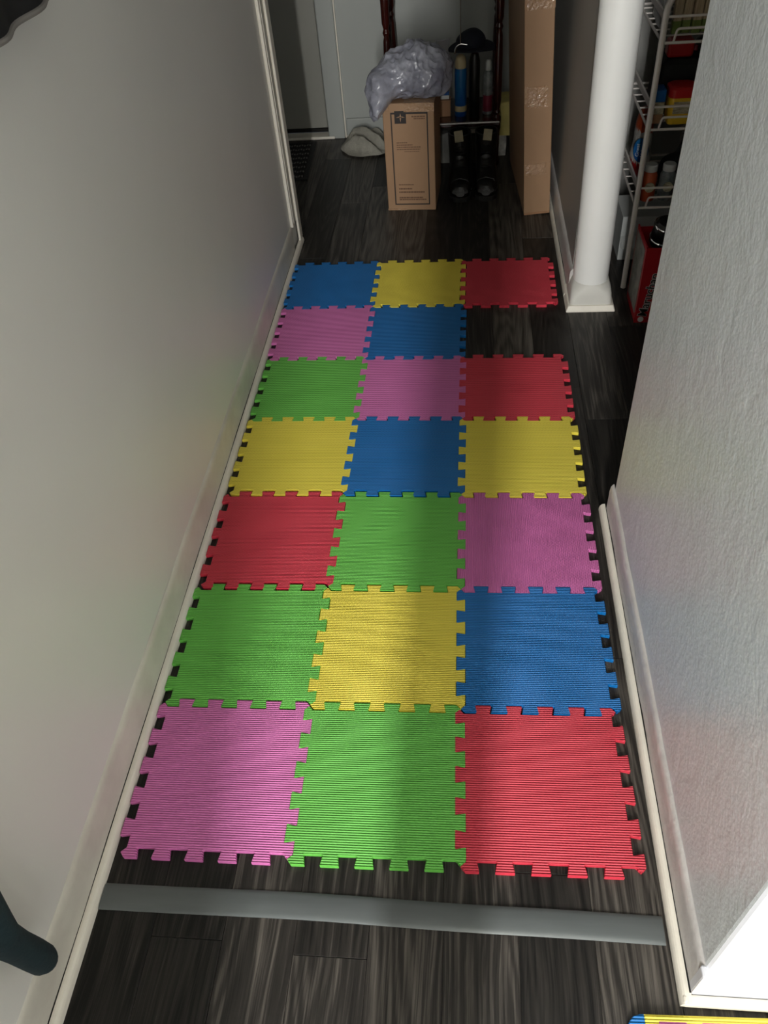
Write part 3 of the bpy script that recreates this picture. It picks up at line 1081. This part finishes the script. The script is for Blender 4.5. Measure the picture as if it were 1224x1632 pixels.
box(bm, -0.165, 0.165, -0.195, 0.195, 0.0003, 0.008, 0.002)
link('pile', bm, 'doormat', dm)
bm = bmesh.new()
for a in ((-0.185, -0.1652, -0.215, 0.215), (0.1652, 0.185, -0.215, 0.215), (-0.165, 0.165, -0.215, -0.1952), (-0.165, 0.165, 0.1952, 0.215)):
    box(bm, a[0], a[1], a[2], a[3], 0.0003, 0.006, 0.0015)
link('binding', bm, 'rubber', dm)

# ------------------------------------------------------------------ wire rack in the pantry nook
rk = tag(empty('wire_rack', (0.679, 1.905, 0)), 'white coated wire shelf rack in the pantry nook behind the post', 'rack')
RW, RD = 0.46, 0.40
for y, nm in ((0, 'front_frame'), (RD, 'rear_frame')):
    bm = bmesh.new()
    tube(bm, rounded([(0, y, 0), (-0.003, y, 0.84), (RW, y, 0.84), (RW, y, 0)], 0.05), 0.0085, 10)
    link(nm, bm, 'rack', rk, True)
for zs in (0.270, 0.500, 0.722):
    sh = None
    bm = bmesh.new()
    for pts in ([(0, 0, zs), (RW, 0, zs)], [(0, RD, zs), (RW, RD, zs)], [(0, 0, zs), (0, RD, zs)], [(RW, 0, zs), (RW, RD, zs)]):
        tube(bm, pts, 0.0038, 8)
    sh = link('shelf_frame', bm, 'rack', rk, True)
    for i in range(1, 7):
        bm = bmesh.new()
        y = RD * i / 7
        tube(bm, [(0, y, zs + 0.003), (RW, y, zs + 0.003)], 0.0022, 6)
        link('shelf_wire', bm, 'rack', sh, True)
    bm = bmesh.new()
    tube(bm, rounded([(0.028, 0.003, zs + 0.001), (0.032, -0.004, zs + 0.034), (RW - 0.03, -0.004, zs + 0.034), (RW - 0.028, 0.003, zs + 0.001)], 0.008, 4), 0.0032, 8)
    link('front_lip', bm, 'rack', rk, True)
    bm = bmesh.new()
    tube(bm, [(0, -0.002, zs + 0.062), (RW, -0.002, zs + 0.062)], 0.0034, 8)
    link('guard_wire', bm, 'rack', rk, True)
    nbox('side_rail', 'rack', rk, -0.0045, 0.0015, 0.0, RD, zs + 0.050, zs + 0.068, 0.001)

# things on the rack
S1, S2, S3 = 0.2755, 0.5055, 0.7275
M['tubyellow'] = mat('yellow_tub', (226, 186, 46), 0.4)
M['lidred'] = mat('red_lid', (176, 26, 26), 0.4)
M['label'] = mat('pale_label', (206, 200, 170), 0.6, rgb2=(120, 112, 90), vscale=60, stretch=(1, 1, 4))
tub = tag(empty('tub', (0.765, 1.955, S2)), 'yellow plastic tub with a red lid on the wire rack', 'tub')
bm = bmesh.new()
sq_loft(bm, [(0.031, 0.012, 0.0), (0.033, 0.014, 0.004), (0.036, 0.014, 0.072), (0.0355, 0.014, 0.074)])
link('tub_body', bm, 'tubyellow', tub, True)
bm = bmesh.new()
sq_loft(bm, [(0.038, 0.016, 0.072), (0.0385, 0.016, 0.075), (0.0385, 0.018, 0.093), (0.033, 0.020, 0.098), (0.02, 0.018, 0.099)])
link('lid', bm, 'lidred', tub, True)
nbox('label_panel', 'label', tub, -0.024, 0.024, -0.0362, -0.0345, 0.030, 0.062)
bm = bmesh.new()
tube(bm, [(0.036, -0.01, 0.085), (0.050, -0.012, 0.080), (0.052, -0.012, 0.066), (0.038, -0.01, 0.058)], 0.004, 8)
link('handle', bm, 'capwhite', tub, True)
pk = tag(empty('snack_box', (0.707, 1.955, S2)), 'small blue and white box beside the yellow tub', 'box')
nbox('box_body', 'card_side', pk, -0.016, 0.012, -0.02, 0.03, 0, 0.025, 0.001)
nbox('white_panel', 'label', pk, -0.016, 0.012, -0.02, 0.03, 0.0252, 0.058, 0.001)
nbox('blue_top', 'canblue', pk, -0.016, 0.012, -0.02, 0.03, 0.0582, 0.09, 0.001)
ap = tag(empty('appliance', (0.82, 2.08, S2)), 'black kitchen appliance behind the yellow tub on the rack', 'appliance')
bm = bmesh.new()
sq_loft(bm, [(0.070, 0.02, 0), (0.074, 0.02, 0.01), (0.070, 0.02, 0.13), (0.060, 0.02, 0.142)])
for v in bm.verts:
    v.co.x *= 1.55
link('housing', bm, 'black', ap, True)
bm = bmesh.new()
tube(bm, [(-0.06, -0.078, 0.03), (-0.03, -0.085, 0.045), (0.01, -0.082, 0.05), (0.05, -0.080, 0.042)], [0.006, 0.012, 0.013, 0.006], 8)
link('front_handle', bm, 'chrome', ap, True)
rb = tag(empty('red_packet', (0.755, 2.05, S2 + 0.1425)), 'dark red packet lying on the black appliance', 'packet')
nbox('packet_body', 'lidred', rb, -0.03, 0.042, -0.02, 0.03, 0, 0.045, 0.008)
nbox('packet_seal', 'maroon', rb, 0.042, 0.052, -0.018, 0.028, 0.015, 0.03, 0.003)
dk = tag(empty('dark_pouch', (0.850, 2.06, S2 + 0.1425)), 'black glossy pouch on the appliance under the top rack shelf', 'pouch')
bm = bmesh.new()
blob(bm, (0, 0, 0.026), [(0, 0, 0.026, 0.050, 0.04, 0.028)], 0.008, 20, 3, 0.0005, 3)
link('pouch_body', bm, 'blackgloss', dk, True)
# top shelf: upright packs
M['pasta'] = mat('pale_noodle_pack', (206, 190, 158), 0.35, rgb2=(150, 128, 100), vscale=60, stretch=(3, 3, 0.2))
M['greenfoot'] = mat('green_pack_foot', (110, 128, 62), 0.4, var=0.2, vscale=30)
pk0 = None
for i, x in enumerate((0.722, 0.748, 0.774, 0.800, 0.826)):
    o = tag(empty('noodle_pack', (x, 1.975 + 0.006 * (i % 2), S3)), None, 'pack', 'pale noodle packs on the top rack shelf')
    o['label'] = 'pale upright noodle pack with green foot, %s' % ('nearest the rack post', 'second from the rack post', 'third from the rack post', 'fourth from the rack post', 'last from the rack post')[i]
    if pk0 is None:
        bm = bmesh.new()
        sq_loft(bm, [(0.0115, 0.004, 0.030), (0.012, 0.005, 0.04), (0.012, 0.005, 0.13), (0.006, 0.003, 0.15)])
        a = link('pack_body', bm, 'pasta', o, True)
        bm = bmesh.new()
        sq_loft(bm, [(0.0118, 0.004, 0.0), (0.0122, 0.005, 0.004), (0.0122, 0.005, 0.030)])
        b = link('pack_foot', bm, 'greenfoot', o, True)
        pk0 = (a, b)
    else:
        for s in pk0:
            cc = s.copy()
            COL.objects.link(cc)
            cc.parent = o
wb = crumple('white_sack', 0.690, 0.712, 2.02, 2.16, S3, S3 + 0.13, mat('white_plastic_sack', (190, 192, 192), 0.4, var=0.1, vscale=12), 0.008, 6.0)
tag(wb, 'crumpled white plastic sack at the left end of the top rack shelf', 'sack')
# bottom shelf
M['orange'] = mat('orange_bag', (150, 50, 22), 0.45, rgb2=(190, 90, 50), vscale=20)
cb = tag(empty('snack_bag', (0.714, 2.13, S1)), 'red and white snack bag with a blue oval badge seen past the post', 'bag')
cb.rotation_euler = (0.0, 0, 0.15)
bm = bmesh.new()
blob(bm, (0, 0, 0.105), [(0, 0, 0.06, 0.03, 0.06, 0.062), (0, 0, 0.15, 0.026, 0.05, 0.062)], 0.004, 15, 4, 0.0, 8)
for v in bm.verts:
    v.co.x *= 0.9
bm.normal_update()
for f in bm.faces:
    z = f.calc_center_median().z
    f.material_index = 0 if z < 0.055 else (1 if z < 0.15 else 2)
link('bag_body', bm, ['lidred', 'whitepaper', 'orange'], cb, True)
bm = bmesh.new()
lathe(bm, [(0.030, 0), (0.030, 0.003), (0.027, 0.005)], 28, sx=0.82, sy=1.22)
bd = link('badge', bm, 'canblue', cb, True)
bd.matrix_local = Matrix.Translation((-0.017, -0.046, 0.100)) @ Matrix.Rotation(-0.75, 4, 'Z') @ Matrix.Rotation(PI / 2, 4, 'X')
bd['label'] = 'blue oval badge with white lettering'


def text_obj(name, body, size, m, parent, mtx, thick=0.0004, offset=0.0):
    cu = bpy.data.curves.new(name, 'FONT')
    cu.body = body
    cu.size = size
    cu.align_x = 'CENTER'
    cu.align_y = 'CENTER'
    cu.extrude = thick
    cu.offset = offset
    cu.resolution_u = 3
    t = bpy.data.objects.new(name + '_curve', cu)
    COL.objects.link(t)
    dg = bpy.context.evaluated_depsgraph_get()
    me = bpy.data.meshes.new_from_object(t.evaluated_get(dg))
    bpy.data.objects.remove(t, do_unlink=True)
    me.materials.clear()
    me.materials.append(M[m])
    o = bpy.data.objects.new(name, me)
    COL.objects.link(o)
    o.parent = parent
    o.matrix_local = mtx
    return o


text_obj('badge_lettering', 'Great\nValue', 0.017, 'capwhite', bd, Matrix.Translation((0.0, 0.0, 0.0052)) @ Matrix.Rotation(PI / 2, 4, 'Z'))


def jar(x, label, m):
    e = tag(empty('spice_jar', (x, 1.955, S1)), label, 'jar', 'jars on the lowest rack shelf')
    bm = bmesh.new()
    lathe(bm, [(0.021, 0), (0.023, 0.004), (0.023, 0.075), (0.018, 0.086), (0.017, 0.088)], 18)
    link('jar_body', bm, m, e, True)
    bm = bmesh.new()
    lathe(bm, [(0.019, 0.088), (0.0195, 0.09), (0.0195, 0.105), (0.017, 0.108)], 18)
    link('lid', bm, 'capwhite', e, True)
    bm = bmesh.new()
    lathe(bm, [(0.015, 0), (0.015, 0.002)], 18, mtx=Matrix.Translation((0, -0.0225, 0.045)) @ Matrix.Rotation(PI / 2, 4, 'X'))
    link('round_label', bm, 'label', e)
    return e


jar(0.716, 'orange jar with a pale round label, next to the rack post', 'orange')
jar(0.770, 'grey jar with a pale round label, farther from the rack post', 'greycan')
bl = tag(empty('black_bag', (0.822, 2.03, S1)), 'soft black bag behind the jars on the lowest rack shelf', 'bag')
bm = bmesh.new()
blob(bm, (0, 0, 0.07), [(0.02, 0, 0.085, 0.042, 0.05, 0.07), (-0.035, 0, 0.05, 0.03, 0.04, 0.05)], 0.006, 14, 4, 0.0, 4)
link('bag_body', bm, 'black', bl, True)
bm = bmesh.new()
tube(bm, [(-0.01, 0.0, 0.13), (0.0, 0, 0.175), (0.03, 0, 0.185), (0.05, 0, 0.14)], 0.006, 8)
link('bag_strap', bm, 'black', bl, True)
gc = tag(empty('storage_bin', (0.93, 2.19, S1)), 'grey translucent storage bin at the rear of the lowest rack shelf', 'bin')
bm = bmesh.new()
sq_loft(bm, [(0.046, 0.01, 0), (0.050, 0.01, 0.16), (0.052, 0.01, 0.162), (0.046, 0.01, 0.163)])
for v in bm.verts:
    v.co.x *= 1.5
link('bin_body', bm, mat('grey_bin', (110, 112, 112), 0.3), gc, True)
nbox('bin_lid', 'greycan', gc, -0.08, 0.08, -0.055, 0.055, 0.1635, 0.175, 0.003)

# things on the floor under the rack
wc = tag(empty('white_carton', (0.745, 2.12, 0)), 'white carton with an open flap on the floor under the rack', 'carton')
nbox('carton_body', 'capwhite', wc, -0.062, 0.14, -0.03, 0.14, 0, 0.155, 0.002)
bm = bmesh.new()
box(bm, -0.062, 0.02, -0.075, -0.031, 0.085, 0.088, 0.0, Matrix.Rotation(0.0, 4, 'X'))
for v in bm.verts:
    v.co.z += (v.co.y + 0.031) * 0.55
link('flap', bm, 'capwhite', wc)
M['casered'] = mat('red_noodle_case', (158, 16, 28), 0.45, var=0.06, vscale=8)
M['casepanel'] = mat('grey_printed_panel', (142, 140, 132), 0.6, rgb2=(92, 92, 88), vscale=30, stretch=(6, 1, 1))
nc = tag(empty('noodle_case', (0.683, 1.690, 0), 0.0), 'red cardboard noodle case on the floor in front of the rack', 'case')
CW, CD, CH = 0.30, 0.160, 0.245
bm = bmesh.new()
box(bm, 0, CW, 0, 0.004, 0, CH)
box(bm, 0, 0.004, 0.004, CD, 0, CH)
box(bm, CW - 0.004, CW, 0.004, CD, 0, CH)
box(bm, 0.004, CW - 0.004, CD - 0.004, CD, 0, CH - 0.008)
box(bm, 0.004, CW - 0.004, 0.004, CD - 0.004, 0, 0.004)
link('case_body', bm, 'casered', nc)
bm = bmesh.new()
box(bm, -0.0005, 0.004, 0.004, CD, CH, CH + 0.003)
for v in bm.verts:
    if v.co.y > 0.1:
        v.co.z -= 0.008
link('side_flap', bm, 'casered', nc)
nbox('printed_panel', 'casepanel', nc, -0.0012, 0.0, 0.016, CD - 0.012, 0.025, CH - 0.012)
nbox('base_band', 'casered', nc, -0.0016, CW, -0.0016, 0.0, 0.0, 0.016)
text_obj('lettering', 'Maruchan', 0.037, 'capwhite', nc, Matrix.Translation((0.030, -0.0008, 0.094)) @ Matrix.Rotation(0.12, 4, 'Y') @ Matrix.Rotation(-PI / 2, 4, 'Y') @ Matrix.Rotation(PI / 2, 4, 'X'), 0.0003, 0.0018)
text_obj('lettering', 'Maruchan', 0.037, 'ink', nc, Matrix.Translation((0.030, -0.0013, 0.094)) @ Matrix.Rotation(0.12, 4, 'Y') @ Matrix.Rotation(-PI / 2, 4, 'Y') @ Matrix.Rotation(PI / 2, 4, 'X'), 0.0003, 0.0004)
bm = bmesh.new()
lathe(bm, [(0.009, 0), (0.009, 0.001)], 20, mtx=Matrix.Translation((0.018, -0.0018, 0.012)) @ Matrix.Rotation(PI / 2, 4, 'X'))
link('round_emblem', bm, 'capwhite', nc)
np_ = tag(empty('noodle_cups', (0.76, 1.77, 0.0045)), 'dark bagged contents inside the red noodle case', 'bag')
bm = bmesh.new()
blob(bm, (0, 0, 0.10), [(0.0, 0, 0.09, 0.065, 0.06, 0.09)], 0.006, 16, 4, 0.0, 2)
link('bag_body', bm, mat('dark_grey_bag', (48, 46, 42), 0.5), np_, True)
pot = tag(empty('kettle', (0.745, 1.80, 0.205)), 'dark kettle with chrome rings sitting in the red noodle case', 'kettle')
bm = bmesh.new()
lathe(bm, [(0.03, 0), (0.036, 0.01), (0.036, 0.07), (0.028, 0.082), (0.01, 0.086)], 22)
link('kettle_body', bm, 'blackgloss', pot, True)
for z in (0.018, 0.066):
    bm = bmesh.new()
    lathe(bm, [(0.0365, z), (0.0385, z + 0.002), (0.0385, z + 0.005), (0.0365, z + 0.007)], 22)
    link('chrome_ring', bm, 'chrome', pot, True)
pot.rotation_euler = (0.25, 0.1, 0)

# ------------------------------------------------------------------ things at the left edge of the frame
# black coat hanging on the left wall: only its hem corner shows
ct = tag(empty('black_coat', (XL + 0.003, 0.45, 0)), 'black coat hanging on the left wall, only its hem in view at the top left', 'coat')
bm = bmesh.new()
ny, nz = 48, 26
A, B = [], []
for j in range(nz + 1):
    ra, rb2 = [], []
    h = j / nz
    sh_ = max(0.0, (h - 0.72) / 0.28)                 # the shoulders draw in towards the hanger
    for i in range(ny + 1):
        t = i / ny
        yc = 0.09
        y = -0.18 + 0.54 * t
        y = yc + (y - yc) * (1 - 0.80 * sh_ ** 2.2) * (1 - 0.06 * h)
        zb = 1.140 + 0.003 * math.sin(t * 9) + 0.03 * max(0, (t - 0.95) / 0.05) ** 2
        z = zb + (1.85 - zb) * h - 0.10 * sh_ * abs(t - 0.5) * 2
        edge = max(0.0, 1 - (abs(t - 0.5) * 2) ** 10) ** 0.5
        fold = 0.007 * math.sin(t * 26 + 1.5 * h) + 0.006 * noise.noise(Vector((t * 5, z * 3, 2)))
        th = 0.008 + (0.040 + fold * (1 - 0.5 * h)) * edge * (1 - 0.5 * sh_)
        ra.append(bm.verts.new((th, y, z)))
        rb2.append(bm.verts.new((0.002, y, z)))
    A.append(ra)
    B.append(rb2)
for j in range(nz):
    for i in range(ny):
        bm.faces.new((A[j][i], A[j][i + 1], A[j + 1][i + 1], A[j + 1][i]))
        bm.faces.new((B[j][i], B[j + 1][i], B[j + 1][i + 1], B[j][i + 1]))
for i in range(ny):
    bm.faces.new((A[0][i], B[0][i], B[0][i + 1], A[0][i + 1]))
    bm.faces.new((A[nz][i], A[nz][i + 1], B[nz][i + 1], B[nz][i]))
for j in range(nz):
    bm.faces.new((A[j][0], A[j + 1][0], B[j + 1][0], B[j][0]))
    bm.faces.new((A[j][ny], B[j][ny], B[j + 1][ny], A[j + 1][ny]))
hem = [tuple(A[0][i].co + Vector((0.0, 0, -0.003))) for i in range(ny + 1)]
link('coat_body', bm, 'black', ct, True)
bm = bmesh.new()
tube(bm, hem, 0.004, 8)
link('hem_shade_band', bm, mat('grey_hem_shade', (120, 116, 112), 0.7), ct, True)  # grey tube drawn in as the shadow edge band of the hem
bm = bmesh.new()
tube(bm, [(0.0, 0.09, 1.88), (0.03, 0.09, 1.875), (0.045, 0.09, 1.895)], 0.006, 8)
link('wall_peg', bm, 'chrome', ct, True)
# dark teal plush sleeve end hanging in from the left edge
ts = tag(empty('teal_sleeve', (-0.43, -0.24, 0)), 'dark teal plush sleeve end hanging by the left baseboard', 'sleeve')
bm = bmesh.new()
pts = [(-0.432, -0.222, 0.172), (-0.432, -0.223, 0.176), (-0.431, -0.2245, 0.184), (-0.429, -0.227, 0.20), (-0.426, -0.231, 0.24), (-0.424, -0.236, 0.29), (-0.422, -0.240, 0.335), (-0.424, -0.236, 0.37), (-0.428, -0.23, 0.42), (-0.436, -0.23, 0.60), (-0.440, -0.23, 0.76), (-0.446, -0.23, 0.82), (-0.450, -0.23, 0.845), (-0.452, -0.23, 0.852)]
rad = [0.004, 0.012, 0.0175, 0.0205, 0.021, 0.0205, 0.022, 0.026, 0.033, 0.036, 0.034, 0.024, 0.014, 0.005]
pts = [(p[0] + 0.43, p[1] + 0.24, p[2]) for p in pts]
tube(bm, pts, rad, 18)
link('sleeve_body', bm, 'teal', ts, True)
bm = bmesh.new()
tube(bm, [(-0.049, 0.01, 0.862), (-0.022, 0.01, 0.850), (-0.010, 0.01, 0.866)], 0.005, 8)
link('wall_peg', bm, 'chrome', ts, True)
